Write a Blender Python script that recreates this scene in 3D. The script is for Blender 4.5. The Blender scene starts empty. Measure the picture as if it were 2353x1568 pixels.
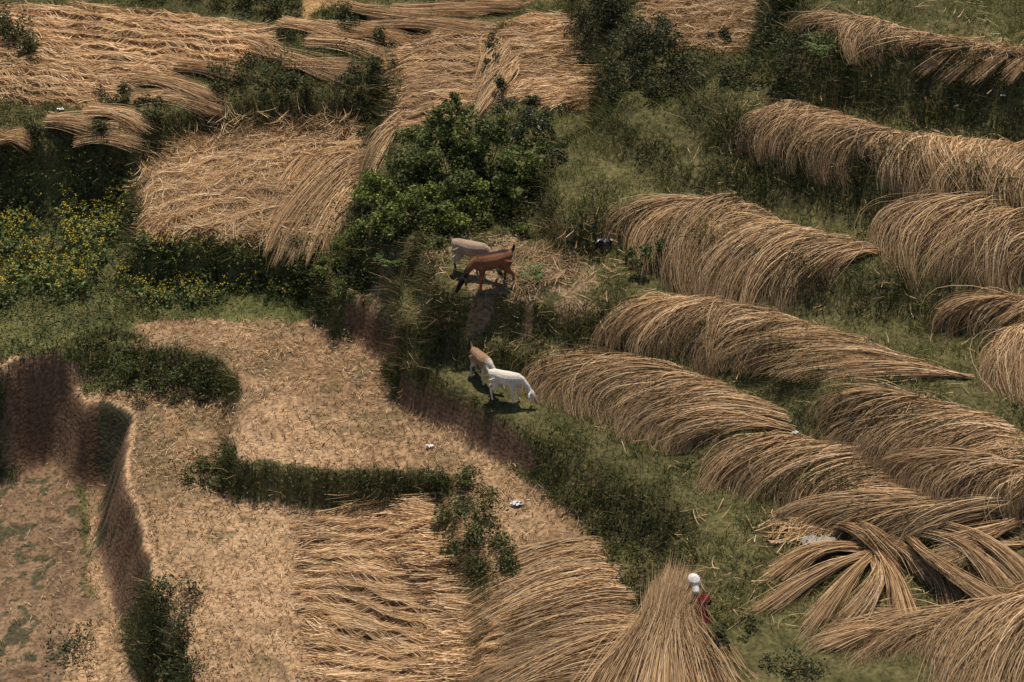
import bpy, math, numpy as np
from mathutils import Vector
rng=np.random.default_rng(7)
# ------------------------------------------------------------ survey helpers
D=45.0; PT=math.radians(30); F=4813.0; A=math.tan(math.radians(5))
CAM=np.array([0,-D*math.cos(PT),D*math.sin(PT)])
FW=np.array([0,math.cos(PT),-math.sin(PT)]); UP=np.array([0,math.sin(PT),math.cos(PT)])
def ray(u,v):
    u=np.asarray(u,float);v=np.asarray(v,float)
    d=FW*F+np.stack([u-1176.5,0*u,0*u],-1)-UP*(v-784)[...,None]
    return d/np.linalg.norm(d,axis=-1,keepdims=True)
def on_level(pts,h):
    p=np.array(pts,float); d=ray(p[:,0],p[:,1])
    t=(A*CAM[1]+h-CAM[2])/(d[:,2]-A*d[:,1])
    return (CAM+d*t[:,None])[:,:2]
def proj(x,y,z):
    q=np.stack([x,y-CAM[1],z-CAM[2]],-1)
    w=q@FW; w=np.where(w<1,1,w)
    return 1176.5+F*q[...,0]/w, 784-F*(q@UP)/w
def pip(x,y,poly):
    ins=np.zeros(x.shape,bool); n=len(poly)
    for i in range(n):
        x1,y1=poly[i];x2,y2=poly[(i+1)%n]
        if y1==y2: continue
        c=((y1>y)!=(y2>y))&(x<(x2-x1)*(y-y1)/(y2-y1)+x1)
        ins^=c
    return ins
TB=np.random.default_rng(3).random((256,256))
def vn(x,y,s,k=0):
    x=x/s+k*17.3+100;y=y/s+k*31.7+100
    xi=np.floor(x).astype(int);yi=np.floor(y).astype(int);fx=x-xi;fy=y-yi
    fx=fx*fx*(3-2*fx);fy=fy*fy*(3-2*fy)
    a=TB[xi%256,yi%256];b=TB[(xi+1)%256,yi%256];c=TB[xi%256,(yi+1)%256];d=TB[(xi+1)%256,(yi+1)%256]
    return ((a*(1-fx)+b*fx)*(1-fy)+(c*(1-fx)+d*fx)*fy)*2-1
def fbm(x,y,s,k=0):
    return (vn(x,y,s,k)+.5*vn(x,y,s/2.1,k+1)+.25*vn(x,y,s/4.3,k+2))/1.75
# ------------------------------------------------------------ terraces
T=[
(1.45,[(-300,850),(60,885),(130,835),(150,905),(190,945),(235,925),(300,965),(275,1050),(270,1110),(300,1200),(325,1290),(335,1350),(400,1450),(430,1568),(450,1700)],'LB'),
(2.15,[(-300,800),(0,850),(120,790),(230,755),(290,775),(345,795),(420,815),(500,835),(530,875),(530,930),(510,1000),(540,1062),(700,1085),(880,1090),(1040,1092),(1020,1150),(1050,1260),(1110,1340),(1100,1420),(1090,1568),(1080,1700)],'LB'),
(3.0,[(700,-400),(700,590),(760,680),(830,695),(900,740),(920,835),(1000,885),(1100,930),(1215,1000),(1240,1035),(1400,1100),(1550,1180),(1560,1300),(1510,1380),(1480,1450),(1430,1568),(1400,1700)],'TB'),
(3.1,[(-300,420),(0,400),(130,385),(290,380),(310,470),(315,550),(460,555),(600,560),(720,560),(800,520),(900,560),(1100,620),(1200,640),(2600,640)],'LR'),
(3.9,[(-300,360),(0,335),(110,315),(310,305),(400,262),(480,238),(600,218),(830,215),(860,190),(2600,190)],'LR'),
(4.15,[(1050,-400),(1050,50),(930,120),(902,200),(895,290),(860,370),(820,440),(810,520),(900,560),(1180,570),(2600,570)],'TR'),
(4.6,[(1220,-400),(1200,30),(1150,70),(1145,180),(1120,270),(1080,400),(1200,470),(1440,480),(2600,480)],'TR'),
(3.55,[(900,735),(1000,770),(1120,800),(1250,835),(1340,862),(1480,910),(1600,960),(1640,1010),(1760,1060),(1900,1115),(2050,1190),(2200,1300),(2353,1400),(2600,1550)],'xR'),
(4.3,[(960,560),(1000,680),(1180,695),(1390,712),(1450,722),(1600,748),(1800,805),(1870,900),(2000,955),(2150,1010),(2353,1100),(2600,1200)],'xR'),
(5.1,[(1320,-400),(1320,0),(1335,90),(1370,150),(1392,250),(1290,300),(1250,420),(1300,500),(1440,490),(1520,520),(1650,572),(1800,612),(1900,618),(2150,655),(2353,725),(2600,800)],'TR'),
(5.65,[(1350,-400),(1400,100),(1420,262),(1540,345),(1570,395),(1800,412),(2050,458),(2200,500),(2600,620)],'TR'),
(6.35,[(1790,-400),(1780,0),(1760,125),(1610,150),(1600,210),(1690,268),(1780,283),(1900,320),(2100,362),(2353,432),(2600,500)],'TR'),
(6.95,[(1800,-400),(1790,100),(1810,160),(2000,192),(2353,245),(2600,300)],'TR'),
(7.6,[(1830,-400),(1840,55),(1960,98),(2100,115),(2353,165),(2600,210)],'TR')]
polys=[]
for h,p,c in T:
    w=[tuple(q) for q in on_level(p,h)]
    if c[1]=='B': w+=[(w[-1][0],-300),(500,-300),(500,500)]
    else: w+=[(500,w[-1][1]),(500,500)]
    if c[0]=='L': w+=[(-500,500),(-500,w[0][1])]
    elif c[0]=='T' : w+=[(w[0][0],500)]
    else: w+=[(w[0][0],w[0][1]+12)]
    polys.append((h,w))
def rawH(x,y):
    a=.16*fbm(x,y,1.3,1)+.05*vn(x,y,.25,9); b=.16*fbm(x,y,1.3,5)+.05*vn(x,y,.25,12)
    h=np.zeros_like(x)
    for hh,w in polys: h=np.where(pip(x+a,y+b,w)&(h<hh),hh,h)
    return h
ST=.06
xd=np.arange(-17,17,ST); yd=np.arange(-15,26,ST)
out=np.cumsum(1.25**np.arange(1,22)*.12)*4.2
xs=np.concatenate([xd[0]-out[::-1],xd,xd[-1]+out]); ys=np.concatenate([yd[0]-out[::-1],yd,yd[-1]+out])
X,Y=np.meshgrid(xs,ys,indexing='ij')
def blur(a,s):
    r=int(3*s+1);k=np.exp(-np.arange(-r,r+1)**2/(2*s*s));k/=k.sum()
    for ax in (0,1):
        pad=[(0,0),(0,0)];pad[ax]=(r,r);b=np.pad(a,pad,mode='edge');o=0
        for i,kk in enumerate(k):
            o=o+kk*(b[i:i+a.shape[0]] if ax==0 else b[:,i:i+a.shape[1]])
        a=o
    return a
h0=rawH(X,Y); hs=blur(h0,1.4); hm=blur(h0,4.5)
# battered earth wall: crisp lip, then an even slope down to the toe
hw=blur(h0,.7)
for k in range(1,9):
    for dx_,dy_ in ((1,0),(0,1),(.7,.7)):
        sh=np.roll(np.roll(h0,-int(round(k*1.0*dx_)),0),-int(round(k*1.0*dy_)),1)
        hw=np.maximum(hw,np.where(sh>h0+.3,h0+(sh-h0)*(.92-.105*k),h0))
hw=blur(hw,1.1)
U0,V0=proj(X,Y,A*Y+hs)
soft=1/(1+np.exp(-(U0-1240+.15*(V0-900))/40))
soft=np.maximum(soft,(V0<620)*.6)
soft=np.maximum(soft,np.exp(-((U0-530)/60)**2-((V0-975)/50)**2))
Hh=hs*(1-soft)+hm*soft
wl_=np.clip((400-U0)/30,0,1)*np.clip((V0-780)/40,0,1)
Hh=Hh*(1-wl_)+hw*wl_
Z=A*Y+Hh
Z+=.05*fbm(X,Y,1.1,20)+.022*vn(X,Y,.2,22)*(1-.8*wl_)+.14*fbm(X,Y,3,25)*soft+.06*fbm(X,Y,.6,28)*soft
gx=np.gradient(Z,axis=0)/np.gradient(X,axis=0); gy=np.gradient(Z,axis=1)/np.gradient(Y,axis=1)
SL=np.sqrt(gx**2+gy**2)
Z+=np.clip(SL-.6,0,1)*.09*fbm(X,Y,.45,29)*(1-.6*wl_)
U,V=proj(X,Y,Z)
# ---- ground cover types 0 grass 1 stubble 2 straw 3 dirt 4 weedy soil 5 mustard
PAINT=[
(1,[(250,740),(345,745),(500,735),(700,735),(760,745),(800,740),(915,850),(1000,950),(1230,1060),(1330,1200),(1450,1400),(1440,1700),(300,1700),(200,1300),(200,950),(140,860),(150,780),(250,760)]),
(4,[(-400,900),(60,930),(170,1100),(200,1350),(300,1480),(320,1800),(-400,1800)]),
(1,[(160,1420),(330,1450),(360,1700),(130,1700)]),
(2,[(300,380),(330,330),(480,250),(830,225),(815,400),(815,470),(780,540),(700,560),(315,555)]),
(2,[(-300,20),(240,25),(620,65),(620,110),(560,150),(450,165),(300,200),(230,240),(0,240),(-300,240)]),
(2,[(905,110),(1060,55),(1150,70),(1145,180),(1110,280),(930,320),(895,290)]),
(2,[(1150,60),(1230,35),(1325,60),(1390,245),(1270,255),(1170,230)]),
(2,[(1480,-20),(1760,-20),(1765,110),(1680,125),(1560,110),(1480,90)]),
(2,[(-300,350),(0,350),(80,370),(90,400),(-300,410)]),
(2,[(730,1190),(980,1180),(1060,1290),(1060,1700),(760,1700)]),
(2,[(690,-20),(810,-20),(700,50)]),
(5,[(-300,400),(290,395),(310,560),(300,900),(-300,950)]),
(5,[(310,560),(690,565),(730,690),(740,738),(345,735),(250,740),(290,600)]),
(3,[(800,700),(905,700),(915,840),(840,850),(790,750)]),
(3,[(920,865),(1000,905),(1100,950),(1215,1015),(1230,1075),(1140,1070),(920,940)]),
(3,[(10,830),(140,820),(330,930),(310,1180),(360,1300),(310,1420),(180,1420),(100,1150),(10,1060)]),
]
TY=np.zeros(X.shape,int)
wu=U+16*fbm(X,Y,.5,40); wv=V+12*fbm(X,Y,.5,43)
for ty,p in PAINT:
    m=pip(wu,wv,p)
    if ty==3: m&=SL>.45
    TY[m]=ty
steep=SL>.75
merge=pip(U,V,[(470,920),(600,930),(590,1020),(480,1030)])
TY[steep&((TY==1)|(TY==2)|(TY==4))&~merge]=0
dry=pip(wu,wv,[(820,570),(1350,520),(1400,740),(1230,790),(1000,780),(900,800),(820,690)])
nz=fbm(X,Y,2.2,50); n2=fbm(X,Y,.45,55); n3=vn(X,Y,.12,58)
col=np.zeros(X.shape+(3,))
def C(*a): return np.array(a)
base={0:(C(.058,.054,.022),C(.13,.115,.048)),1:(C(.20,.125,.068),C(.40,.262,.150)),2:(C(.25,.15,.065),C(.38,.245,.11)),3:(C(.115,.068,.040),C(.205,.128,.078)),4:(C(.11,.070,.042),C(.26,.168,.10)),5:(C(.07,.08,.028),C(.14,.13,.05))}
mix=np.clip(.5+.6*n2+.55*nz+.35*n3,0,1)[...,None]
for t,(a,b) in base.items():
    m=TY==t; col[m]=(a*(1-mix)+b*mix)[m]
m=(TY==0)&dry&(n2+nz*.6>.05); col[m]=C(.22,.155,.09)
m=(TY==1)&(n2-nz*.5>.28); col[m]=col[m]*.5+C(.06,.055,.026)*.5
m=(TY==4)&(n2+n3*.5>.3); col[m]=C(.075,.065,.036)
m=(TY==3)&(fbm(X,Y,.5,59)>.30); col[m]=C(.06,.054,.030)
lip=(blur(h0,2.5)<h0-.12)&(U<420)&(V>820)&(TY!=3); col[lip]=C(.42,.27,.155)
# ------------------------------------------------------------ mesh helpers
def mesh_obj(name,verts,faces,mat,cols=None,smooth=False):
    verts=np.ascontiguousarray(verts,np.float32);faces=np.ascontiguousarray(faces,np.int32)
    me=bpy.data.meshes.new(name);nf,k=faces.shape
    me.vertices.add(len(verts));me.vertices.foreach_set('co',verts.ravel())
    me.loops.add(nf*k);me.loops.foreach_set('vertex_index',faces.ravel())
    me.polygons.add(nf);me.polygons.foreach_set('loop_start',np.arange(0,nf*k,k,dtype=np.int32))
    me.update(calc_edges=True)
    if smooth: me.polygons.foreach_set('use_smooth',np.ones(nf,bool))
    if cols is not None:
        a=me.color_attributes.new('Col','FLOAT_COLOR','POINT')
        a.data.foreach_set('color',np.concatenate([cols,np.ones((len(cols),1))],1).astype(np.float32).ravel())
    me.materials.append(mat)
    ob=bpy.data.objects.new(name,me);bpy.context.scene.collection.objects.link(ob);return ob
def material(name,rough=.8,spec=.2,nscale=0,namp=.3,bump=0,trans=0,color=None):
    m=bpy.data.materials.new(name);m.use_nodes=True;n=m.node_tree.nodes;l=m.node_tree.links
    b=n['Principled BSDF'];b.inputs['Roughness'].default_value=rough;b.inputs['Specular IOR Level'].default_value=spec
    if color is None:
        at=n.new('ShaderNodeAttribute');at.attribute_name='Col';src=at.outputs['Color']
    else:
        r=n.new('ShaderNodeRGB');r.outputs[0].default_value=(*color,1);src=r.outputs[0]
    if nscale:
        tc=n.new('ShaderNodeTexCoord');nt=n.new('ShaderNodeTexNoise');nt.inputs['Scale'].default_value=nscale;nt.inputs['Detail'].default_value=6
        l.new(tc.outputs['Object'],nt.inputs['Vector'])
        mr=n.new('ShaderNodeMapRange');mr.inputs[1].default_value=.3;mr.inputs[2].default_value=.7;mr.inputs[3].default_value=1-namp;mr.inputs[4].default_value=1+namp
        l.new(nt.outputs['Fac'],mr.inputs[0])
        vm=n.new('ShaderNodeVectorMath');vm.operation='SCALE';l.new(src,vm.inputs[0]);l.new(mr.outputs[0],vm.inputs['Scale']);src=vm.outputs[0]
        if bump:
            bp=n.new('ShaderNodeBump');bp.inputs['Strength'].default_value=bump;bp.inputs['Distance'].default_value=.03
            l.new(nt.outputs['Fac'],bp.inputs['Height']);l.new(bp.outputs[0],b.inputs['Normal'])
    l.new(src,b.inputs['Base Color'])
    if trans:
        tr=n.new('ShaderNodeBsdfTranslucent');l.new(src,tr.inputs['Color']);mx=n.new('ShaderNodeMixShader');mx.inputs[0].default_value=trans
        l.new(b.outputs[0],mx.inputs[1]);l.new(tr.outputs[0],mx.inputs[2]);l.new(mx.outputs[0],n['Material Output'].inputs['Surface'])
    return m
M_G=material('ground_soil',.95,.1,14,.45,1.0)
M_S=material('straw',.65,.2,0,trans=.15)
M_GR=material('grass_blade',.65,.2,0,trans=.25)
M_LF=material('leaf',.6,.22,0,trans=.22)
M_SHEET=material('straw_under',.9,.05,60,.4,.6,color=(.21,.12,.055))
nx,ny=X.shape
I=np.arange(nx*ny).reshape(nx,ny)
fc=np.stack([I[:-1,:-1],I[1:,:-1],I[1:,1:],I[:-1,1:]],-1).reshape(-1,4)
mesh_obj('terraced_ground',np.stack([X,Y,Z],-1).reshape(-1,3),fc,M_G,col.reshape(-1,3),True)
o=len(out); q_=(slice(o,o+len(xd)),slice(o,o+len(yd)))
Zd=Z[q_]; SLd=SL[q_]; TYd=TY[q_]; GXd=gx[q_];GYd=gy[q_];DRd=dry[q_]
def idx(x,y):
    return np.clip((x-xd[0])/ST,0,len(xd)-1.001),np.clip((y-yd[0])/ST,0,len(yd)-1.001)
def H(x,y):
    a,b=idx(x,y);i=a.astype(int);j=b.astype(int);fx=a-i;fy=b-j
    return (Zd[i,j]*(1-fx)+Zd[i+1,j]*fx)*(1-fy)+(Zd[i,j+1]*(1-fx)+Zd[i+1,j+1]*fx)*fy
def near(arr,x,y):
    a,b=idx(x,y);return arr[a.astype(int),b.astype(int)]
def ground(pts):
    p=np.array(pts,float);d=ray(p[:,0],p[:,1]);t=np.full(len(p),26.);done=np.zeros(len(p),bool)
    for _ in range(700):
        q=CAM+d*t[:,None];under=q[:,2]<H(q[:,0],q[:,1]);done|=under
        t=np.where(done,t,t+.1)
        if done.all():break
    t-=.05;q=CAM+d*t[:,None];q[:,2]=H(q[:,0],q[:,1]);return q
def norm(v): return v/np.maximum(np.linalg.norm(v,axis=-1,keepdims=True),1e-9)
def strips(name,P,w,cols,mat,flat=.5,taper=True):
    N,K,_=P.shape
    tg=norm(np.gradient(P,axis=1))
    r=rng.normal(size=(N,1,3))*flat+np.array([0,0,1.]);s=norm(np.cross(tg,np.broadcast_to(r,tg.shape)))
    wp=np.interp(np.linspace(0,1,K),[0,.2,1],[.8,1,.25]) if taper else np.ones(K)
    ww=(w if np.ndim(w) else np.full(N,w))[:,None,None]*wp[None,:,None]*.5
    vs=np.stack([P-s*ww,P+s*ww],2).reshape(-1,3)
    b=(np.arange(N)*K*2)[:,None]+np.arange(K-1)[None]*2
    f=np.stack([b,b+1,b+3,b+2],-1).reshape(-1,4)
    if cols.ndim==2: cols=np.repeat(cols[:,None],K,1)
    cc=np.repeat(cols[:,:,None],2,2).reshape(-1,3)
    return mesh_obj(name,vs,f,mat,cc)
SA=C(.73,.49,.265);SB=C(.49,.305,.145);SC=C(.88,.66,.41)
def strawcol(n,k=1.0):
    a=rng.random((n,1));c=SB*(1-a)+SA*a;m=rng.random(n)<.2;c[m]=SC;m=rng.random(n)<.16;c[m]=C(.22,.125,.06)
    return c*k*(.85+.3*rng.random((n,1)))
def resample(p,n):
    p=np.array(p,float);d=np.r_[0,np.cumsum(np.linalg.norm(np.diff(p,axis=0),axis=1))];s=np.linspace(0,d[-1],n)
    return np.stack([np.interp(s,d,p[:,i]) for i in range(p.shape[1])],1)
def sm(a,r=4):
    b=np.pad(a,((r,r),(0,0)),mode='edge');return np.mean([b[i:i+len(a)] for i in range(2*r+1)],0)
def ip(a,s):
    s=np.clip(s,0,1)*(len(a)-1);i=np.minimum(s.astype(int),len(a)-2);f=(s-i)[:,None];e=a[i]*(1-f)+a[i+1]*f;return e
def drape(name,roots,tips,dens=1750,lift=.08,tiplift=.02,bw=.55,arch=.03,back=.18,k=1.0,body=.50,bow=.30):
    R=sm(ground(resample(roots,60)));Q=sm(ground(resample(tips,60)))
    L=np.linalg.norm(np.diff((R+Q)/2,axis=0),axis=1).sum();n=int(L*dens);nb=max(3,int(L/bw))
    sd=norm((R[-1]+Q[-1]-R[0]-Q[0])*C(1,1,0))
    cen=(np.arange(nb)+.5+rng.uniform(-.35,.35,nb))/nb
    nsub=nb*14
    sb=rng.integers(0,nb,nsub);sg_=rng.normal(size=nsub)*.5
    wl=np.clip(1+rng.normal(size=nsub)*.18-.35*(rng.random(nsub)<.25),.4,1.35);wf=rng.uniform(0,1,nsub);wsh=rng.normal(size=nsub)*.38;wc=rng.uniform(.68,1.15,nsub)
    bcol=rng.uniform(.84,1.06,nb)
    j=rng.integers(0,nsub,n);b=sb[j]
    inner=rng.normal(size=n)*.17
    g=np.clip(sg_[j]+inner*1.6,-1.5,1.5)
    s=cen[b]+g/nb
    bl=rng.uniform(0,1,nb)[b];shear=rng.normal(0,.5,nb)[b]/nb;ln=(1+rng.normal(0,.13,nb))[b];bo=(bow*rng.uniform(.5,1.5,nb))[b]*rng.uniform(.7,1.3,n)
    st=cen[b]+(sg_[j]*1.3+inner*.7+wsh[j])/nb+shear+rng.normal(size=n)*.08/nb
    r=ip(R,s);q=ip(Q,st);d=q-r
    bk=rng.random(n)**1.6*back+.1*vn(s*L,s*0,.3,7).clip(0); r=r-d*bk[:,None]*np.array([1,1,0]);r[:,2]=np.maximum(H(r[:,0],r[:,1]),r[:,2]-.1)
    stray=rng.random(n)<.08
    tl=ln*wl[j]*(1+rng.normal(size=n)*.09)
    q=r+(q-r)*np.clip(tl,.4,1.35)[:,None]
    q[stray]+=rng.normal(size=(stray.sum(),3))*C(.15,.15,.03)
    d=q-r;dep=rng.random(n);dl=np.linalg.norm(d,axis=1)
    lf=(lift*(.2+1.1*bl+.9*wf[j])*(1-.55*(g/1.0)**2).clip(.05))*(.3+.7*dep)+.015
    drop=np.maximum(r[:,2]-q[:,2],0)
    side=-sd[None]*(bo*dl)[:,None]
    P1=r+d*C(.25,.25,0)+side*.9;P1[:,2]=r[:,2]+lf*1.2+arch
    P2=r+d*C(.80,.80,0)+side*.9;P2[:,2]=r[:,2]+lf*.8-.25*drop
    P3=q.copy();P3[:,2]+=tiplift*(.5+rng.random(n))+lf*.2
    P0=r.copy();P0[:,2]+=lf*.6
    t=np.linspace(0,1,9)[None,:,None]
    P=P0[:,None]*(1-t)**3+3*P1[:,None]*t*(1-t)**2+3*P2[:,None]*t*t*(1-t)+P3[:,None]*t**3
    wob=rng.normal(size=(n,1,3))*.05*np.sin(t*3.1)*(1+2*stray[:,None,None])+rng.normal(size=(n,9,3))*.005
    P=P+wob*np.array([1,1,.6])
    P[...,2]=np.maximum(P[...,2],H(P[...,0],P[...,1])+.012+.03*dep[:,None])
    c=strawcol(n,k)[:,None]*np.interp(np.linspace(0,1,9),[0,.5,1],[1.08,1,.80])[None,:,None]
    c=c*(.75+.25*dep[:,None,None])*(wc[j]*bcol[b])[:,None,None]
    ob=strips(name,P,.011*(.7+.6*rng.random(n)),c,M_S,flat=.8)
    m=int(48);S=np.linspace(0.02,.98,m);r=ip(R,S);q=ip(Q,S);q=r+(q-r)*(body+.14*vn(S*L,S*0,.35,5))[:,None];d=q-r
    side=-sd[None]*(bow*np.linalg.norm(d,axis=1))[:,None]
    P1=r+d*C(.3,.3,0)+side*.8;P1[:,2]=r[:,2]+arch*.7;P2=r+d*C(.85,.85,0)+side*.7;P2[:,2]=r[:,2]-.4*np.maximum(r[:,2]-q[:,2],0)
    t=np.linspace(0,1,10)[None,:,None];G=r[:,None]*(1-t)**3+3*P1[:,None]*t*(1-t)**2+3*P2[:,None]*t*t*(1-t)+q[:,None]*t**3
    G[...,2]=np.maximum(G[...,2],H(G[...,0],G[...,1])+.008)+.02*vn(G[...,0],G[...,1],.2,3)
    J=np.arange(m*10).reshape(m,10);f=np.stack([J[:-1,:-1],J[1:,:-1],J[1:,1:],J[:-1,1:]],-1).reshape(-1,4)
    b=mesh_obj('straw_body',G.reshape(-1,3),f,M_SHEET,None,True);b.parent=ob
    return ob
dr=lambda r,t,**k: drape('straw_drape',r,t,**k)
dr([(1410,830),(1500,846),(1610,886),(1740,942),(1795,1000)],[(1268,885),(1340,925),(1435,965),(1515,1010),(1605,1040)])
dr([(1780,1012),(1900,1042),(1990,1068),(2065,1105),(2085,1170)],[(1600,1065),(1660,1105),(1745,1140),(1820,1165),(1890,1210)])
dr([(1515,690),(1650,706),(1800,742),(2000,800),(2090,840),(2185,872)],[(1402,770),(1485,798),(1622,832),(1742,842),(1842,862),(1900,895)])
dr([(2050,912),(2160,935),(2270,978),(2400,1033),(2450,1062)],[(1868,975),(1962,1015),(2052,1060),(2120,1095),(2210,1160)])
dr([(1560,468),(1680,486),(1790,528),(1920,562),(2020,592)],[(1430,545),(1512,590),(1610,645),(1740,695),(1860,705)],lift=.11)
dr([(1808,252),(1905,278),(2060,312),(2230,334),(2450,366)],[(1715,335),(1845,372),(1970,405),(2090,430),(2240,460),(2410,505)])
dr([(1910,40),(1990,52),(2110,86),(2230,106),(2450,140)],[(1848,62),(1908,94),(1977,132),(2080,128),(2200,122),(2400,150)],lift=.06)
dr([(2150,498),(2240,504),(2330,540),(2450,580)],[(2060,575),(2122,612),(2210,640),(2345,665)],lift=.12)
dr([(2310,696),(2360,698),(2450,716)],[(2188,758),(2245,780),(2330,800)])
dr([(2340,782),(2390,790),(2450,805)],[(2212,820),(2270,862),(2375,920)])
dr([(2260,1065),(2340,1085),(2450,1115)],[(2090,1115),(2200,1175),(2360,1205)],lift=.07,k=.9)
dr([(2130,1150),(2220,1180),(2330,1190)],[(1860,1195),(1990,1235),(2130,1255)],lift=.06,k=.85,dens=1000,bow=.15)
dr([(2240,1440),(2340,1420),(2450,1430)],[(2130,1500),(2190,1600),(2330,1650)],lift=.12,k=.9)
dr([(2100,1415),(2200,1435),(2300,1455)],[(1930,1470),(1990,1510),(2110,1530)],lift=.07,k=.85,dens=1000)
dr([(700,365),(740,365),(805,390),(815,450)],[(635,430),(655,490),(660,555),(740,565)],lift=.09,dens=1500,bw=.35,bow=.12)
dr([(760,410),(800,450),(820,480)],[(650,545),(690,560),(770,545)],lift=.10,dens=1600,bw=.35,bow=0)
dr([(1135,90),(1170,125),(1185,170)],[(1130,190),(1110,240),(1090,290)],lift=.06,bw=.3,bow=0)
dr([(920,265),(915,290),(905,320)],[(850,400),(830,430),(850,440)],lift=.05,bw=.25,dens=700,bow=0)
dr([(1330,1260),(1360,1350),(1400,1420),(1440,1500),(1440,1620)],[(1040,1405),(1060,1440),(1060,1510),(1080,1590),(1130,1680)],lift=.13,dens=2600,arch=.12,k=.88,bw=.6,bow=.1)
dr([(1270,1255),(1310,1280),(1330,1310)],[(1075,1390),(1060,1400),(1040,1410)],lift=.11,dens=2600,arch=.10,k=.88,bow=.05)
# ---------------------------------------------------------- scatter base
def sample(n,poly=None,types=None,margin=120):
    x=rng.uniform(-14.5,14.5,n);y=rng.uniform(-12.5,24,n);z=H(x,y);u,v=proj(x,y,z)
    m=(u>-margin)&(u<2353+margin)&(v>-80)&(v<1650)
    if poly is not None: m&=pip(u+14*vn(x,y,.3,33),v+10*vn(x,y,.3,34),poly)
    if types is not None: m&=np.isin(near(TYd,x,y),types)
    return x[m],y[m],z[m],u[m],v[m]
AREA=29*36.5
def lay(name,poly,ang,dens=450,ln=.9,rows=0,amp=.10,k=1.0,spread=.18,curl=.0,w=.012,types=None,patch=0):
    x,y,z,u,v=sample(int(AREA*dens),poly,types,200);n=len(x)
    if n==0:return
    if patch: m=fbm(x,y,patch,69)>-.25+.5*rng.random(n)-.25;x,y=x[m],y[m];n=len(x)
    a=math.radians(ang)+rng.normal(size=n)*spread+.35*vn(x,y,1.2,60)+.30*vn(x,y,.22,62)
    dx,dy=np.cos(a),np.sin(a);L=ln*(.5+.7*rng.random(n))
    t=np.linspace(-.5,.5,6)[None]
    curl=rng.normal(size=(n,1))*.25
    px=x[:,None]+dx[:,None]*t*L[:,None]-dy[:,None]*curl*(t*t)*L[:,None];py=y[:,None]+dy[:,None]*t*L[:,None]+dx[:,None]*curl*t*t*L[:,None]
    row=0
    if rows:
        f=((px*math.sin(math.radians(ang))-py*math.cos(math.radians(ang)))/rows+.7*vn(px,py,1.1,66)+.3*vn(px,py,.4,67))%1
        row=amp*(f**1.6)*(.25+.75*(vn(px,py,1.6,68)*.5+.5))
    lf=.02+row+amp*.7*(vn(px,py,.3,61)+1)*.5+.04*rng.random((n,1))+.02*rng.random((n,1))*t**2
    pz=H(px,py)+lf
    pz=np.maximum(pz,pz.max(1,keepdims=True)-.35*L[:,None])
    wc=1+.20*vn(x,y,.25,63)+.20*fbm(x,y,1.5,64)
    strips(name,np.stack([px,py,pz],-1),w*(.7+.6*rng.random(n)),strawcol(n,k)*wc[:,None],M_S,flat=.8)
P_USF=[(300,380),(330,330),(480,250),(830,225),(812,400),(812,470),(770,540),(690,560),(315,555)]
lay('straw_mat',P_USF,25,650,.7,.6,.11,spread=.7,types=[2],k=.84)
lay('straw_mat',[(640,250),(830,225),(812,400),(812,470),(690,500),(640,350)],-15,450,.8,.5,.10,spread=.3,types=[2],k=.9)
lay('straw_mat',[(-300,20),(240,25),(620,65),(620,110),(560,150),(450,165),(300,200),(230,240),(-300,240)],-8,420,.8,.5,.11,w=.016,types=[2],k=1.0,spread=.3)
lay('straw_mat',[(905,110),(1060,55),(1150,70),(1145,180),(1110,280),(930,320),(895,290)],-10,560,.8,.5,.09,types=[2],spread=.35,k=.9)
lay('straw_mat',[(1150,60),(1230,35),(1325,60),(1390,245),(1270,255),(1170,230)],-6,560,.8,.5,.09,types=[2],spread=.3,k=.9)
lay('straw_mat',[(1480,-80),(1760,-80),(1765,110),(1680,125),(1560,110),(1480,90)],10,420,.7,.4,.08,k=.72,spread=.5,types=[2])
lay('straw_mat',[(-300,345),(0,345),(80,370),(90,400),(-300,410)],0,380,.7,types=[2])
P_MAT=[(735,1200),(850,1178),(980,1185),(1035,1270),(1070,1400),(1180,1700),(770,1700)]
lay('straw_mat',P_MAT,-4,1500,1.0,.42,.12,spread=.12,w=.012,k=.94)
lay('straw_mat',[(1750,1210),(1900,1200),(1930,1230),(1800,1260)],20,400,.6,spread=.5)
lay('straw_mat',[(1900,1540),(2200,1450),(2353,1500),(2400,1650),(1900,1650)],15,350,.8,spread=.5,patch=.6)
lay('straw_mat',[(1180,570),(1320,575),(1330,620),(1240,680),(1170,700),(1160,620)],60,420,.5,amp=.25,k=.6,spread=.9)
lay('straw_litter',None,10,190,.13,spread=3.2,w=.012,amp=.03,types=[1],k=.8,patch=.5)
lay('straw_litter',None,10,60,.12,spread=3.2,w=.012,amp=.03,types=[4],k=.6,patch=.5)
lay('straw_litter',[(800,560),(1350,500),(1480,560),(1400,760),(1250,850),(1100,840),(900,850),(800,700)],10,50,.3,spread=3.2,amp=.04,types=[0],k=.8,patch=.5)
lay('straw_litter',[(1560,1150),(1900,1180),(2353,1350),(2353,1568),(1650,1568),(1560,1300)],10,40,.35,spread=3.2,amp=.04,types=[0],k=.8,patch=.6)
lay('straw_litter',[(1200,780),(1350,1000),(1900,1250),(2353,1400),(2353,0),(1900,0),(1500,430),(1380,560)],10,14,.35,spread=3.2,amp=.04,types=[0],k=.9,patch=.6)
x,y,z,u,v=sample(int(AREA*130),None,[1]);m=fbm(x,y,.7,95)>-.45;x,y=x[m],y[m];n=len(x)
a_=.35;xr=x*math.cos(a_)+y*math.sin(a_)+.15*vn(x,y,1.5,96);yr=-x*math.sin(a_)+y*math.cos(a_)+.15*vn(x,y,1.5,97)
ex=(np.round(xr/.2)*.2-xr)*.7;ey=(np.round(yr/.2)*.2-yr)*.7
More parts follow.
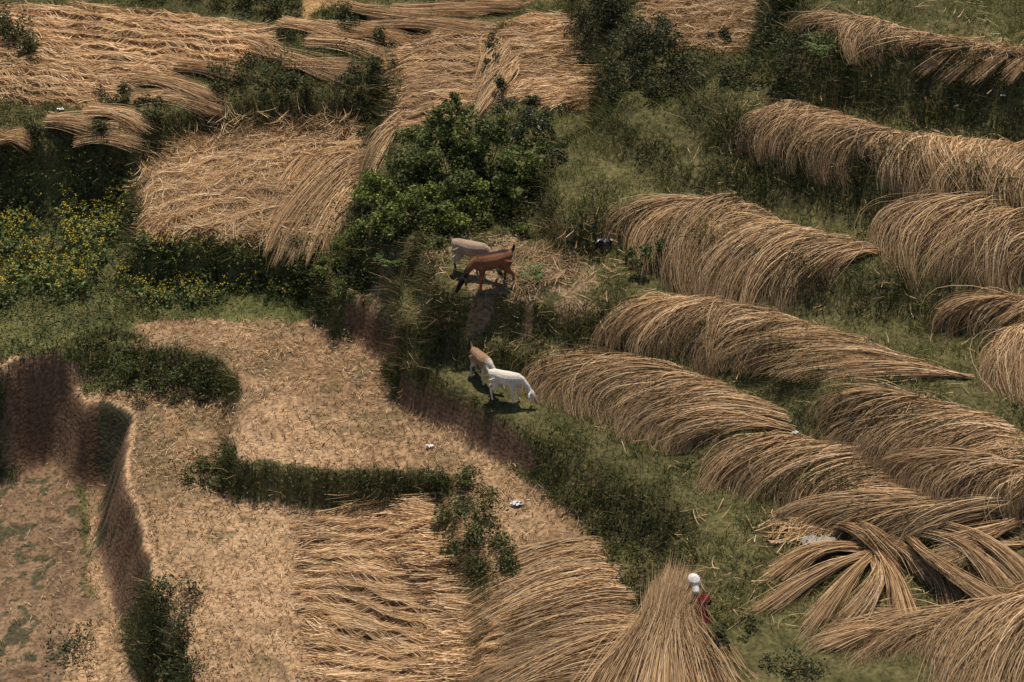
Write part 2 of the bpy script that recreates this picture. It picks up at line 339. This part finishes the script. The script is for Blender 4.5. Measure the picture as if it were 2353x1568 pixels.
x=x+ex*math.cos(a_)-ey*math.sin(a_);y=y+ex*math.sin(a_)+ey*math.cos(a_)
z=H(x,y);hh=.03+.09*rng.random(n);t=np.linspace(0,1,2)[None,:,None]
tilt=rng.normal(size=(n,1,3))*C(.04,.04,0)
P=np.stack([x,y,z-.01],-1)[:,None]+t*(C(0,0,1)*hh[:,None,None]+tilt)
strips('rice_stubble',P,.013,strawcol(n,.9),M_S,flat=3,taper=False)
# ---------------------------------------------------------- sheaves / bundles
def bundle(name,a,b,w=.3,n=500,arch=.15,flare=1.6,k=1.0,root=.5,tip=0.0,rootlift=0):
    g=ground([a,b]);p=g[0];q=g[1];p=p+C(0,0,rootlift);q=q+C(0,0,tip)
    d=q-p;L=np.linalg.norm(d);sd=norm(np.cross(d,C(0,0,1.)))
    o=rng.normal(size=(n,2))*.4;t=np.linspace(0,1,8)
    sp=np.interp(t,[0,.25,1],[root*1.3,root,flare])[None,:,None]*w*.5
    sc=(1+rng.normal(size=n)*.1)[:,None];s0=rng.random((n,1))*.12
    bend=rng.normal()*.08
    P=p+(s0+t[None]*sc)[:,:,None]*d+sd*(o[:,None,:1]*sp+(bend*np.sin(t*3.14))[None,:,None]*L)+C(0,0,1)*(np.abs(o[:,None,1:])*sp*.7+arch*(np.sin(t*np.pi))[None,:,None])
    P=P+rng.normal(size=(n,1,3))*.05*t[None,:,None]
    P[...,2]=np.maximum(P[...,2],H(P[...,0],P[...,1])+.02+.05*rng.random((n,1)))
    return strips(name,P,.012,strawcol(n,k),M_S,flat=1)
BU=[((640,55),(770,88)),((700,100),(860,135)),((590,115),(760,175)),((650,150),(800,165)),((400,155),(545,182)),((310,185),(460,222)),((300,232),(480,258)),((190,262),(320,290)),((105,285),(190,292)),((170,325),(300,335)),((780,15),(990,42)),((840,60),(1050,72)),((780,90),(930,108)),((0,318),(60,325)),((900,25),(1080,30)),((720,60),(860,85)),((560,95),(640,135)),((1000,10),(1180,20))]
for a,b in BU: bundle('straw_bundle',a,b,.42,700,.08,1.5,root=.9,k=rng.uniform(.85,1))
for a,b in [((2010,1265),(1785,1385)),((2010,1270),(1880,1425)),((2010,1270),(1950,1430)),((2000,1250),(2080,1430)),((2040,1230),(2200,1415)),((2060,1220),(2310,1405)),((1990,1260),(1800,1320)),((1950,1180),(2060,1290)),((2090,1215),(2290,1340)),((2150,1200),(2353,1330)),((1900,1200),(2030,1260)),((2080,1260),(2300,1390)),((1960,1235),(2140,1330))]:
    bundle('straw_sheaf',a,b,.25,430,.18,1.6,root=.55,k=rng.uniform(.7,1))
for a,b in [((2353,1250),(2180,1290)),((2100,1450),(1920,1480)),((2400,1340),(2320,1400)),((2353,1190),(2190,1260)),((2260,100),(2130,160)),((2310,110),(2190,178)),((2353,120),(2240,180)),((2390,130),(2320,190))]:
    bundle('straw_sheaf',a,b,.35,400,.10,1.5,k=.9)
def upright(name,a,b,h,w0,w1,n,k=.9):
    g=ground([a,b]);p=g[0];q=g[1]+C(0,0,h);t=np.linspace(0,1,8);o=rng.normal(size=(n,2))*.42
    sp=np.interp(t,[0,.5,.8,1],[w0,w0*.62,w1*.8,w1])[None,:,None]
    P=p+t[None,:,None]*(q-p)*(1+rng.normal(size=(n,1,1))*.1)+C(1,.25,0)*o[:,None,:1]*sp+C(0,1,0)*o[:,None,1:]*sp*.6
    P[...,0]+=-.06*np.sin(t*np.pi*.9)[None];P=P+rng.normal(size=(n,1,3))*.08*(t**2)[None,:,None]
    P[...,2]=np.maximum(P[...,2],H(P[...,0],P[...,1])+.02)
    strips(name,P,.011,strawcol(n,k),M_S,flat=1)
upright('straw_sheaf',(1505,1620),(1542,1462),.88,1.15,.34,5600,k=.78)
# ---------------------------------------------------------- grass
def blades(name,x,y,h,w,cols,lean=.5):
    n=len(x);z=H(x,y);t=np.array([0,.55,1.])[None,:,None]
    gxx=near(GXd,x,y);gyy=near(GYd,x,y);dn=np.stack([-gxx,-gyy,0*gxx],-1)
    dn/= (1+np.linalg.norm(dn,axis=1,keepdims=True))
    ld=rng.normal(size=(n,3))*lean*C(1,1,0)+dn*.9
    P=np.stack([x,y,z-.01],-1)[:,None]+h[:,None,None]*(t*C(0,0,1)*(1-.3*t)+ld[:,None]*t*t)
    return strips(name,P,w,cols,M_GR,flat=2)
goats_xy=ground([(1122,668),(1092,634),(1115,882),(1165,922),(1205,915)])
N=1600000
x,y,z,u,v=sample(N,None,[0,5]);sl=near(SLd,x,y);dr_=near(DRd,x,y)
keep=rng.random(len(x))<np.clip(.24*np.sqrt(1+sl**2)*(1+.9*vn(x,y,.3,70)+.5*fbm(x,y,1.2,78)),0,1)
keep&=~(dr_&(sl<.6)&(rng.random(len(x))<.35))
x,y,sl,u,v,dr_=x[keep],y[keep],sl[keep],u[keep],v[keep],dr_[keep];n=len(x);print('grass',n)
pn=np.clip(.5+.75*fbm(x,y,1.6,71)+.35*vn(x,y,.35,72)+.2*rng.normal(size=n),0,1)[:,None]
g=C(.046,.062,.018)*(1-pn)+C(.175,.190,.055)*pn
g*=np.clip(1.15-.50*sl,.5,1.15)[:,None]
dd=rng.random(n)<np.where(dr_,.28,.11)+.12*(fbm(x,y,1,77)>.3);g[dd]=C(.33,.24,.12)*(.6+.6*rng.random((dd.sum(),1)))
hh=(.06+.13*rng.random(n))*(1+.6*(sl>.6)+.6*vn(x,y,.5,73))*(1+.5*(vn(x,y,.16,74)>.4))
gd=np.min(np.hypot(x[:,None]-goats_xy[None,:,0],y[:,None]-goats_xy[None,:,1]),1);hh*=np.clip((gd-.3)/.6,.3,1)
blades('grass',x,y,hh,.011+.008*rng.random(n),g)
x,y,z,u,v=sample(int(AREA*60),None,[1,4]);m=(fbm(x,y,.9,75)>.0)|(near(TYd,x,y)==4)&(fbm(x,y,.4,76)>.1);x,y=x[m],y[m];n=len(x)
blades('weeds',x,y,.03+.06*rng.random(n),.018,C(.080,.082,.038)*(.6+.8*rng.random((n,1))),.9)
# ---------------------------------------------------------- leaves
def leaves(name,c,size,cols,up=.5,mat=M_LF):
    n=len(c);d=norm(rng.normal(size=(n,3)));d[:,2]*=.6;d=norm(d);nn=norm(rng.normal(size=(n,3))*.8+C(0,0,up));s=norm(np.cross(d,nn))
    sz=size[:,None];vs=np.stack([c-d*sz*.5,c+s*sz*.28+nn*sz*.05,c+d*sz*.5-nn*sz*.1,c-s*sz*.28+nn*sz*.05],1).reshape(-1,3)
    return mesh_obj(name,vs,np.arange(n*4).reshape(-1,4),mat,np.repeat(cols,4,0))
def leafcol(n,a=C(.05,.075,.024),b=C(.14,.19,.055)):
    t=rng.random((n,1))**1.3;return a*(1-t)+b*t
x,y,z,u,v=sample(600000,None,[0,5]);sl=near(SLd,x,y)
hedge=[[(820,130),(905,130),(900,300),(830,420),(790,330),(815,200)],[(1320,0),(1800,0),(1840,200),(1600,240),(1420,250),(1330,100)],[(210,700),(350,780),(520,850),(520,930),(420,960),(250,930),(200,800)],
[(400,1040),(560,1070),(1040,1095),(1190,1200),(1180,1350),(1060,1340),(1000,1180),(540,1150),(400,1130)],[(640,570),(800,430),(960,480),(1220,430),(1220,560),(1050,590),(850,640),(800,720),(700,660)],[(480,180),(600,130),(830,120),(830,230),(600,225),(480,250)],[(320,1280),(420,1420),(520,1568),(330,1568)],[(0,400),(310,400),(300,700),(240,930),(0,930)],[(290,560),(690,560),(730,660),(330,735),(260,720)],[(-50,210),(120,230),(130,270),(-50,290)],[(0,60),(110,100),(60,170),(0,180)],[(1230,1060),(1560,1190),(1500,1400),(1400,1350),(1300,1180)],[(100,1440),(210,1440),(220,1568),(110,1568)]]
hm_=np.zeros(len(x),bool)
for p in hedge: hm_|=pip(u,v,p)
x2,y2,z2,u2,v2=sample(250000,None,None);hm2=np.zeros(len(x2),bool)
for p in hedge[2:]: hm2|=pip(u2+20*vn(x2,y2,.4,35),v2+20*vn(x2,y2,.4,36),p)
hm2&=(fbm(x2,y2,.5,37)>-.3)&(near(TYd,x2,y2)!=3)
keep=(rng.random(len(x))<np.clip(.06+.30*(sl>.7)+.75*hm_,0,1)*.55)&(vn(x,y,.25,80)>-.5)&((sl>.7)|hm_)
x=np.r_[x[keep],x2[hm2]];y=np.r_[y[keep],y2[hm2]];n=len(x)
hmA=np.r_[hm_[keep],np.ones(hm2.sum(),bool)]
hgt=np.where(hmA,.32*(1+1.3*fbm(x,y,.6,81)).clip(.1),.10)*rng.random(n)
c=np.stack([x-near(GXd,x,y)*.06,y-near(GYd,x,y)*.06,H(x,y)+hgt+.02],-1)
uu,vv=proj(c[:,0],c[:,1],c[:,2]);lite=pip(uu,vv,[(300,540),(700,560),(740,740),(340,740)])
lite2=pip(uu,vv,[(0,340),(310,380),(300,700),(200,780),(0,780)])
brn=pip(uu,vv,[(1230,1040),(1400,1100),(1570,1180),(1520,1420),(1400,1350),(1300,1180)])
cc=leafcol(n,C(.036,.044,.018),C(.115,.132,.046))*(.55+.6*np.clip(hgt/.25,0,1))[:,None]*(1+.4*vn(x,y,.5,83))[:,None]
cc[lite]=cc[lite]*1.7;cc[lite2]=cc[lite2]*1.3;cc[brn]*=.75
br=rng.random(n)<np.where(brn,.5,.12);cc[br]=C(.13,.085,.047)*(.5+.8*rng.random((br.sum(),1)))
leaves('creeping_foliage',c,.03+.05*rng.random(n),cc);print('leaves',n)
M_TW=material('twig',.8,.2,0,color=(.10,.065,.04))
def shrub(name,blobs,dens=900,ls=.08,ca=C(.05,.075,.024),cb=C(.14,.19,.055)):
    cs=[];tw=[];cols=[]
    for (u,v,h,r) in blobs:
        g=ground([(u,v)])[0];ctr=g+C(0,0,h);n=int(dens*r*r*6)
        k=max(4,int(16*r));cl=norm(rng.normal(size=(k,3)))*r*rng.uniform(.35,1.2,(k,1))*C(1,1,.85)
        j=rng.integers(0,k,n);off=norm(rng.normal(size=(n,3)))*rng.random((n,1))**.4*r*.45
        p=ctr+cl[j]+off
        ok=p[:,2]>H(p[:,0],p[:,1])+.02;p=p[ok];j=j[ok]
        cs.append(p);cols.append(leafcol(len(p),ca,cb)*(.65+.7*rng.random(k))[j][:,None])
        for q in cl:
            e=ctr+q*1.15;b=g+C(*(rng.normal(size=2)*.05),0);t=np.linspace(0,1,6)[:,None]
            tw.append(b+(e-b)*t+C(0,0,.15)*np.sin(t*3.1)*r+rng.normal(size=(6,3))*.02)
    c=np.concatenate(cs);n=len(c)
    tr=strips(name,np.array(tw),.022,np.tile(C(.1,.065,.04),(len(tw),1)),M_TW)
    lf=leaves('foliage',c,ls*(.6+.8*rng.random(n)),np.concatenate(cols));lf.parent=tr;return tr
shrub('shrub',[(1040,420,.9,.5),(1000,430,.6,.5),(950,440,.4,.5),(1090,440,.6,.5),(1060,400,1.2,.42),(1030,400,1.35,.3),(1100,420,1.0,.45),(1150,450,.5,.5),(1180,440,.7,.4),(1230,430,.3,.4),(960,400,.7,.4),(1045,390,1.4,.22),(1000,400,1.0,.4),(1060,450,.5,.5),(1130,400,1.0,.35),(920,430,.4,.35),(1210,400,.5,.35)],1200,.066,C(.05,.066,.020),C(.18,.205,.055))
shrub('shrub',[(860,480,.2,.35),(900,520,.2,.4),(970,500,.25,.45),(1040,520,.2,.4),(1100,530,.15,.35),(1170,500,.25,.35),(830,560,.15,.35),(780,590,.15,.35),(760,640,.15,.3),(900,560,.1,.3),(1200,540,.1,.25),(930,480,.3,.35),(1000,480,.3,.4),(1070,490,.3,.4),(880,450,.3,.35),(860,540,.2,.3),(1010,540,.1,.3)],1350,.066,C(.07,.095,.024),C(.26,.29,.065))
shrub('shrub',[(720,620,.15,.3),(770,680,.1,.28),(700,580,.15,.3),(810,620,.1,.3),(830,660,.05,.25)],1000,.055,C(.04,.055,.018),C(.13,.15,.045))
shrub('shrub',[(1190,330,.5,.4),(1230,330,.4,.35),(1160,300,.5,.3),(1270,340,.25,.3),(1130,180,.4,.22),(1125,130,.4,.22),(1150,230,.3,.25),(1300,370,.15,.3),(1200,290,.4,.3)],1000,.055,C(.04,.05,.022),C(.11,.125,.05))
shrub('shrub',[(1400,60,.7,.6),(1350,90,.4,.5),(1450,140,.5,.6),(1540,170,.5,.6),(1370,20,.6,.5),(1440,200,.2,.45),(1600,200,.3,.5),(1500,110,.3,.35),(1660,100,.1,.3),(1780,110,.4,.5),(1800,30,.5,.6),(1830,170,.3,.5),(1520,220,.2,.4),(1700,190,.2,.4),(1350,170,.3,.35)],850,.06,C(.030,.034,.014),C(.085,.088,.034))
shrub('shrub',[(340,265,.2,.3),(350,290,.2,.35),(260,240,.15,.35),(500,190,.15,.4),(570,180,.2,.4),(800,70,.2,.4),(770,55,.2,.35),(90,330,.15,.35),(250,300,.1,.3),(700,200,.1,.35),(640,200,.15,.35),(800,200,.2,.35),(860,180,.2,.4),(40,110,.2,.5),(10,90,.2,.5),(60,140,.15,.4),(640,25,.2,.5),(560,5,.3,.6),(400,-5,.3,.6),(660,95,.15,.3),(850,270,.15,.3),(840,330,.15,.3),(870,120,.15,.35)],850,.06,C(.032,.038,.014),C(.095,.10,.034))
shrub('shrub',[(500,1075,.2,.35),(470,1110,.1,.35),(1060,1120,.15,.4),(1090,1200,.15,.45),(1120,1280,.1,.45),(440,880,.1,.4),(360,870,.1,.45),(300,860,.15,.4),(480,890,.1,.35),(400,900,.05,.4),(1040,1190,.1,.35),(1150,1310,.05,.35),(520,1120,.05,.3),(1080,1150,.1,.4),(1110,1240,.1,.4),(1060,1270,.05,.35)],950,.05,C(.042,.053,.017),C(.125,.145,.043))
shrub('shrub',[(380,1380,.1,.45),(440,1480,.1,.4),(160,1500,.1,.4),(420,1550,.1,.4),(1500,1380,.05,.3),(1820,1540,.1,.4),(1720,1440,.05,.25)],700,.05,C(.03,.038,.015),C(.09,.10,.04))
shrub('shrub',[(1600,1500,.3,.26),(1650,1510,.25,.28),(1620,1540,.2,.3),(1665,1480,.1,.2),(1595,1520,.3,.25)],1500,.045,C(.035,.045,.017),C(.11,.13,.045))
shrub('shrub',[(1480,620,.25,.3),(1510,600,.2,.25),(1450,600,.15,.2)],700,.07)
M_FL=material('petal',.6,.2,0,trans=.2)
def flowers(name,poly,n,col,h0,h1,size,stem=True,cl=.5):
    x,y,z,u,v=sample(n,poly);m=fbm(x,y,.7,90)>cl-.5;x,y,z=x[m],y[m],z[m];k=len(x)
    h=rng.uniform(h0,h1,k);tp=np.stack([x,y,z+h],-1)
    rep=5;c=np.repeat(tp,rep,0)+rng.normal(size=(k*rep,3))*.03
    fl=leaves(name if not stem else 'flower_heads',c,np.full(k*rep,size),np.tile(C(*col),(k*rep,1))*(.7+.5*rng.random((k*rep,1))),1.2,M_FL)
    if stem:
        b=np.stack([x,y,z],-1)+rng.normal(size=(k,3))*C(.05,.05,0);t=np.linspace(0,1,3)[None,:,None]
        st=strips(name,b[:,None]*(1-t)+tp[:,None]*t,.012,np.tile(C(.10,.14,.04),(k,1)),M_LF);fl.parent=st
        q=np.repeat(b,8,0)+(np.repeat(tp-b,8,0))*rng.random((k*8,1))*.8+rng.normal(size=(k*8,3))*.08
        l=leaves('leaves',q,.06+.09*rng.random(k*8),leafcol(k*8,C(.06,.085,.026),C(.18,.22,.07)));l.parent=st
flowers('mustard_plants',[(-50,345),(180,370),(310,450),(280,560),(200,700),(60,720),(-50,720)],75000,(.68,.50,.06),.3,.6,.036,cl=.38)
flowers('mustard_plants',[(310,560),(560,560),(690,620),(720,690),(500,700),(330,710),(270,660)],80000,(.68,.50,.06),.12,.36,.036,cl=.25)
flowers('white_flowers',[(1110,270),(1300,250),(1300,400),(1180,400)],9000,(.6,.58,.62),.75,1.0,.035,False)
flowers('white_flowers',[(200,450),(290,430),(290,560),(200,600)],6000,(.5,.48,.5),.3,.5,.025,False)
def fern(u,v,r,h,k=14,col=C(.12,.165,.055)):
    g=ground([(u,v)])[0];t=np.linspace(0,1,7);P=[]
    for i in range(k):
        a=rng.uniform(0,6.28);e=C(math.cos(a),math.sin(a),0)*r;sp=g+e*t[:,None]+C(0,0,1)*(h*np.sin(t*2.2))[:,None];P.append(sp)
        for j in range(1,7):
            s=np.cross(e/r,C(0,0,1))
            for sg in(-1,1):
                q=sp[j];P.append(q+(s*sg*.12*(1.1-j/7)+e/r*.06)*t[:,None]*1.2)
    P=np.array(P);strips('fern',P,.016,np.tile(col,(len(P),1))*(.7+.6*rng.random((len(P),1))),M_LF)
fern(1885,130,.45,.4);fern(1225,650,.3,.3);fern(900,610,.3,.25)
# ------------------------------------------------------------ goats
def ellring(c,t,ry,rz,m=14):
    t=norm(t);side=C(0,1,0);sd=norm(side-t*np.dot(side,t)) if abs(np.dot(side,t))<.95 else C(1,0,0);u=np.cross(t,sd)
    a=np.linspace(0,2*np.pi,m,endpoint=False)[:,None];return c+sd*np.cos(a)*ry+u*np.sin(a)*rz
def tube(pts):
    p=np.array([q[:3] for q in pts],float);r=[(q[3],q[4] if len(q)>4 else q[3]) for q in pts]
    tg=np.gradient(p,axis=0);vs=[];m=14
    for i in range(len(p)): vs.append(ellring(p[i],tg[i],*r[i]))
    vs=np.concatenate(vs+[p[:1]-norm(tg[0])*r[0][0]*.5,p[-1:]+norm(tg[-1])*r[-1][0]*.5]);f=[]
    K=len(p)
    for i in range(K-1):
        for j in range(m): f.append((i*m+j,i*m+(j+1)%m,(i+1)*m+(j+1)%m,(i+1)*m+j))
    for j in range(m):
        f.append((K*m,(j+1)%m,j));f.append((K*m+1,(K-1)*m+j,(K-1)*m+(j+1)%m))
    return vs,f
def blend(name,tubes,voxel,colfn,mat,loc,yaw,scale):
    V_=[];F_=[];o_=0
    for t in tubes:
        v,f=tube(t);V_.append(v);F_+=[tuple(i+o_ for i in q) for q in f];o_+=len(v)
    me=bpy.data.meshes.new(name);me.from_pydata(np.concatenate(V_).tolist(),[],F_);ob=bpy.data.objects.new('tmp',me);bpy.context.scene.collection.objects.link(ob)
    import bmesh
    bm=bmesh.new();bm.from_mesh(me);bmesh.ops.recalc_face_normals(bm,faces=bm.faces);bm.to_mesh(me);bm.free()
    r=ob.modifiers.new('r','REMESH');r.mode='VOXEL';r.voxel_size=voxel
    s=ob.modifiers.new('s','SMOOTH');s.iterations=3;s.factor=.5
    dg=bpy.context.evaluated_depsgraph_get();m2=bpy.data.meshes.new_from_object(ob.evaluated_get(dg));bpy.data.objects.remove(ob)
    m2.name=name;c=np.zeros(len(m2.vertices)*3);m2.vertices.foreach_get('co',c);c=c.reshape(-1,3)
    a=m2.color_attributes.new('Col','FLOAT_COLOR','POINT');cc=colfn(c);a.data.foreach_set('color',np.concatenate([cc,np.ones((len(cc),1))],1).astype(np.float32).ravel())
    m2.materials.clear();m2.materials.append(mat);m2.polygons.foreach_set('use_smooth',np.ones(len(m2.polygons),bool))
    ob=bpy.data.objects.new(name,m2);bpy.context.scene.collection.objects.link(ob);ob.location=loc;ob.rotation_euler=(0,0,yaw);ob.scale=(scale,)*3;return ob
M_FUR=material('goat_fur',.8,.15,60,.22,.6)
def goat(px,yaw,scale,colfn,hx=0,tail=1,neckdrop=0,horn=True):
    st=.02
    tb=[[(-.36,0,.53,.04,.05),(-.33,0,.54,.085,.10),(-.26,0,.545,.11,.125),(-.12,0,.52,.125,.14),(.02,0,.50,.14,.16),(.15,0,.50,.125,.16),(.25,0,.52,.10,.14),(.32,0,.53,.07,.10)],
    [(.22,0,.56,.075,.11),(.33,0,.52+neckdrop*.3,.055,.08),(.44,hx*.3,.41+neckdrop*.6,.045,.06),(.52,hx*.6,.28+neckdrop,.04,.05)],
    [(.50,hx*.6,.33+neckdrop,.04,.045),(.54,hx*.7,.27+neckdrop,.052,.06),(.59,hx*.9,.19+neckdrop,.042,.048),(.64,hx,.10+neckdrop,.03,.034),(.66,hx,.06+neckdrop,.024,.028)],
    [(-.34,0,.58,.03),(-.39,0,.62+.03*tail,.03),(-.41,0,.66+.05*tail,.022),(-.40,0,.70+.05*tail,.01)]]
    for sg in(-1,1):
        y=sg*.075;k=sg*st
        tb.append([(.20+k,y,.47,.055,.08),(.18+k,y*1.1,.36,.04,.05),(.20+k*2,y*1.1,.21,.027,.03),(.19+k*2,y*1.1,.07,.018),(.205+k*2,y*1.1,.03,.022),(.215+k*2,y*1.1,.0,.025)])
        tb.append([(-.26,y,.50,.07,.11),(-.20-k,y*1.15,.37,.052,.075),(-.27-k*1.5,y*1.15,.27,.032,.04),(-.33-k*2,y*1.15,.215,.024,.027),(-.31-k*2,y*1.15,.08,.018),(-.30-k*2,y*1.15,.03,.022),(-.29-k*2,y*1.15,.0,.025)])
        tb.append([(.53,hx*.65+sg*.04,.31+neckdrop,.012,.02),(.51,hx*.65+sg*.09,.29+neckdrop,.012,.03),(.52,hx*.65+sg*.12,.24+neckdrop,.01,.03),(.53,hx*.65+sg*.13,.19+neckdrop,.007,.014)])
        if horn: tb.append([(.52,hx*.65+sg*.025,.33+neckdrop,.014),(.50,hx*.65+sg*.035,.38+neckdrop,.011),(.46,hx*.65+sg*.04,.41+neckdrop,.006)])
    g=ground([px])[0]
    return blend('goat',tb,.011,colfn,M_FUR,tuple(g+C(0,0,.03)),yaw,scale)
def nzc(c,s=.1,k=0): return (vn(c[:,0]+c[:,2],c[:,1]+c[:,2]*.7,s,k)*.5+.5)[:,None]
def mixc(a,b,t): 
    t=np.clip(t,0,1)
    if t.ndim==1:t=t[:,None]
    return a*(1-t)+b*t
def c_brown(c):
    r=mixc(C(.17,.068,.034),C(.26,.11,.055),nzc(c));bk=C(.02,.016,.014)
    r=mixc(r,bk,(c[:,2]-.635)/.02);r=mixc(r,bk,(c[:,0]-.40)/.08)
    r=mixc(r,bk,((.36-c[:,2])/.05)*(c[:,0]>.05)*((c[:,0]<.4))*(c[:,1]<0));r=mixc(r,C(.16,.13,.10),((-.30-c[:,0])/.04)*(c[:,2]>.3)*(c[:,2]<.55))
    return mixc(r,bk,(-.345-c[:,0])/.02*(c[:,2]>.56))
def c_tan(c):
    r=mixc(C(.34,.235,.16),C(.43,.32,.235),nzc(c));r=mixc(r,C(.12,.085,.06),((c[:,2]-.655)/.03));r=mixc(r,C(.42,.37,.31),(.42-c[:,2])/.1)
    r=mixc(r,C(.05,.04,.035),((.24-c[:,2])/.05)*(nzc(c,.06,3)[:,0]>.4));return mixc(r,C(.65,.6,.56),((-.33-c[:,0])/.03)*(c[:,2]<.6))
def c_kid(c):
    r=mixc(C(.36,.22,.13),C(.27,.16,.10),nzc(c));r=mixc(r,C(.60,.54,.46),((.44-c[:,2])/.08));return mixc(r,C(.60,.54,.46),(c[:,0]-.2)/.1)
def c_white(c):
    r=mixc(C(.66,.58,.48),C(.78,.72,.63),nzc(c));r=mixc(r,C(.45,.28,.18),(c[:,0]-.58)/.05);return mixc(r,C(.25,.2,.16),(.03-c[:,2])/.02)
goat((1130,664),math.radians(202),1.10,c_brown,hx=.05)
goat((1082,628),math.radians(-20),1.02,c_tan,hx=-.1)
goat((1108,880),math.radians(-55),.88,c_kid,hx=.1,horn=False)
goat((1163,922),math.radians(-18),.92,c_white,hx=-.04,tail=.3,horn=False)
# ------------------------------------------------------------ stooping person
def c_person(c):
    r=mixc(C(.13,.018,.022),C(.08,.012,.016),nzc(c,.12))
    r=mixc(r,C(.74,.71,.66),((c[:,2]-.80)/.015))
    r=mixc(r,C(.22,.11,.07),((c[:,0]>.31)&(c[:,2]>.70)&(c[:,2]<.87)&(abs(c[:,1])<.07)).astype(float))
    return mixc(r,C(.22,.11,.07),((c[:,0]>.42)&(c[:,2]<.6)).astype(float))
pt=[[(-.18,0,.20,.15,.12),(-.12,0,.32,.17,.13),(-.02,0,.48,.15,.11),(.08,0,.62,.18,.11),(.14,0,.70,.14,.09),(.17,0,.75,.06,.06)],
 [(.16,0,.72,.055),(.20,0,.80,.05),(.21,0,.84,.085,.10),(.22,0,.90,.105,.115),(.21,0,.97,.09,.10),(.20,0,1.01,.05,.05)],
 [(.30,0,.88,.022),(.335,0,.865,.014),(.32,0,.85,.016)],
 [(.14,0,.86,.06),(.08,0,.81,.06),(.06,0,.76,.04)]]
for sg in(-1,1):
    pt.append([(.10,sg*.17,.66,.065),(.20,sg*.24,.50,.05),(.30,sg*.2,.44,.042),(.42,sg*.12,.46,.033),(.48,sg*.10,.47,.038,.022)])
    for k in range(4): pt.append([(.49,sg*.10+.018*(k-1.5),.475,.010),(.54,sg*.10+.018*(k-1.5),.475-.004*k,.009),(.565+.004*(k%2),sg*.10+.016*(k-1.5),.45,.008)])
    pt.append([(.46,sg*.07,.48,.011),(.50,sg*.05,.50,.009),(.52,sg*.05,.49,.008)])
    pt.append([(-.14,sg*.10,.20,.10),(.06,sg*.16,.30,.085),(.20,sg*.17,.34,.07),(.12,sg*.17,.18,.05),(.05,sg*.16,.05,.04),(.10,sg*.16,.03,.045,.03),(.20,sg*.17,.02,.035,.02)])
g=ground([(1596,1470)])[0]
blend('person',pt,.009,c_person,material('cloth',.85,.1,60,.15,.3),tuple(g),math.radians(100),1.05)
# ------------------------------------------------------------ small things
def crumple(name,px,s,col,flat=.4,rough=.5):
    g=ground([px])[0];n=8;a=np.linspace(-1,1,n);gx_,gy_=np.meshgrid(a,a,indexing='ij')
    z=.5*rng.random((n,n))*flat+.05;vs=np.stack([gx_*s*(1+.2*rng.random((n,n)))*(1-.4*gy_**2),gy_*s*.6*(1+.3*rng.random((n,n)))*(1-.4*gx_**2),z*s+.02],-1).reshape(-1,3)+g
    J=np.arange(n*n).reshape(n,n);f=np.stack([J[:-1,:-1],J[1:,:-1],J[1:,1:],J[:-1,1:]],-1).reshape(-1,4)
    mesh_obj(name,vs,f,material(name,rough,.4,20,.1,0,color=col))
crumple('plastic_litter',(988,1030),.07,(.6,.6,.61),1.4)
crumple('plastic_litter',(1188,1164),.11,(.48,.50,.52),.8)
crumple('plastic_litter',(1827,1000),.06,(.45,.5,.58),1.4)
crumple('plastic_litter',(140,254),.08,(.6,.6,.58),1)
crumple('plastic_litter',(2305,218),.05,(.6,.6,.58),1)
crumple('plastic_bag',(1388,556),.16,(.03,.035,.05),1.6,.3)
crumple('grey_stone',(1880,1255),.26,(.26,.24,.22),.9,.9)
# ------------------------------------------------------------ light, sky, camera
S=norm(C(.06,.28,1.0));el=math.asin(S[2]);az=math.atan2(S[0],S[1])
w=bpy.data.worlds.new('World');bpy.context.scene.world=w;w.use_nodes=True;nt=w.node_tree
sk=nt.nodes.new('ShaderNodeTexSky');sk.sky_type='NISHITA';sk.sun_disc=False;sk.sun_elevation=el;sk.sun_rotation=az
nt.links.new(sk.outputs[0],nt.nodes['Background'].inputs[0]);nt.nodes['Background'].inputs[1].default_value=.08
sl_=bpy.data.lights.new('sun','SUN');sl_.energy=4.7;sl_.angle=math.radians(2.0);sl_.color=(1,.91,.78)
so=bpy.data.objects.new('sun',sl_);bpy.context.scene.collection.objects.link(so);so.rotation_euler=Vector(S).to_track_quat('Z','Y').to_euler()
cd=bpy.data.cameras.new('camera');cd.sensor_width=36;cd.lens=36*F/2353;cd.clip_end=2000
co=bpy.data.objects.new('camera',cd);bpy.context.scene.collection.objects.link(co);co.location=CAM;co.rotation_euler=(math.pi/2-PT,0,0)
sc=bpy.context.scene;sc.camera=co
sc.view_settings.view_transform='Standard';sc.view_settings.look='None';sc.view_settings.exposure=0
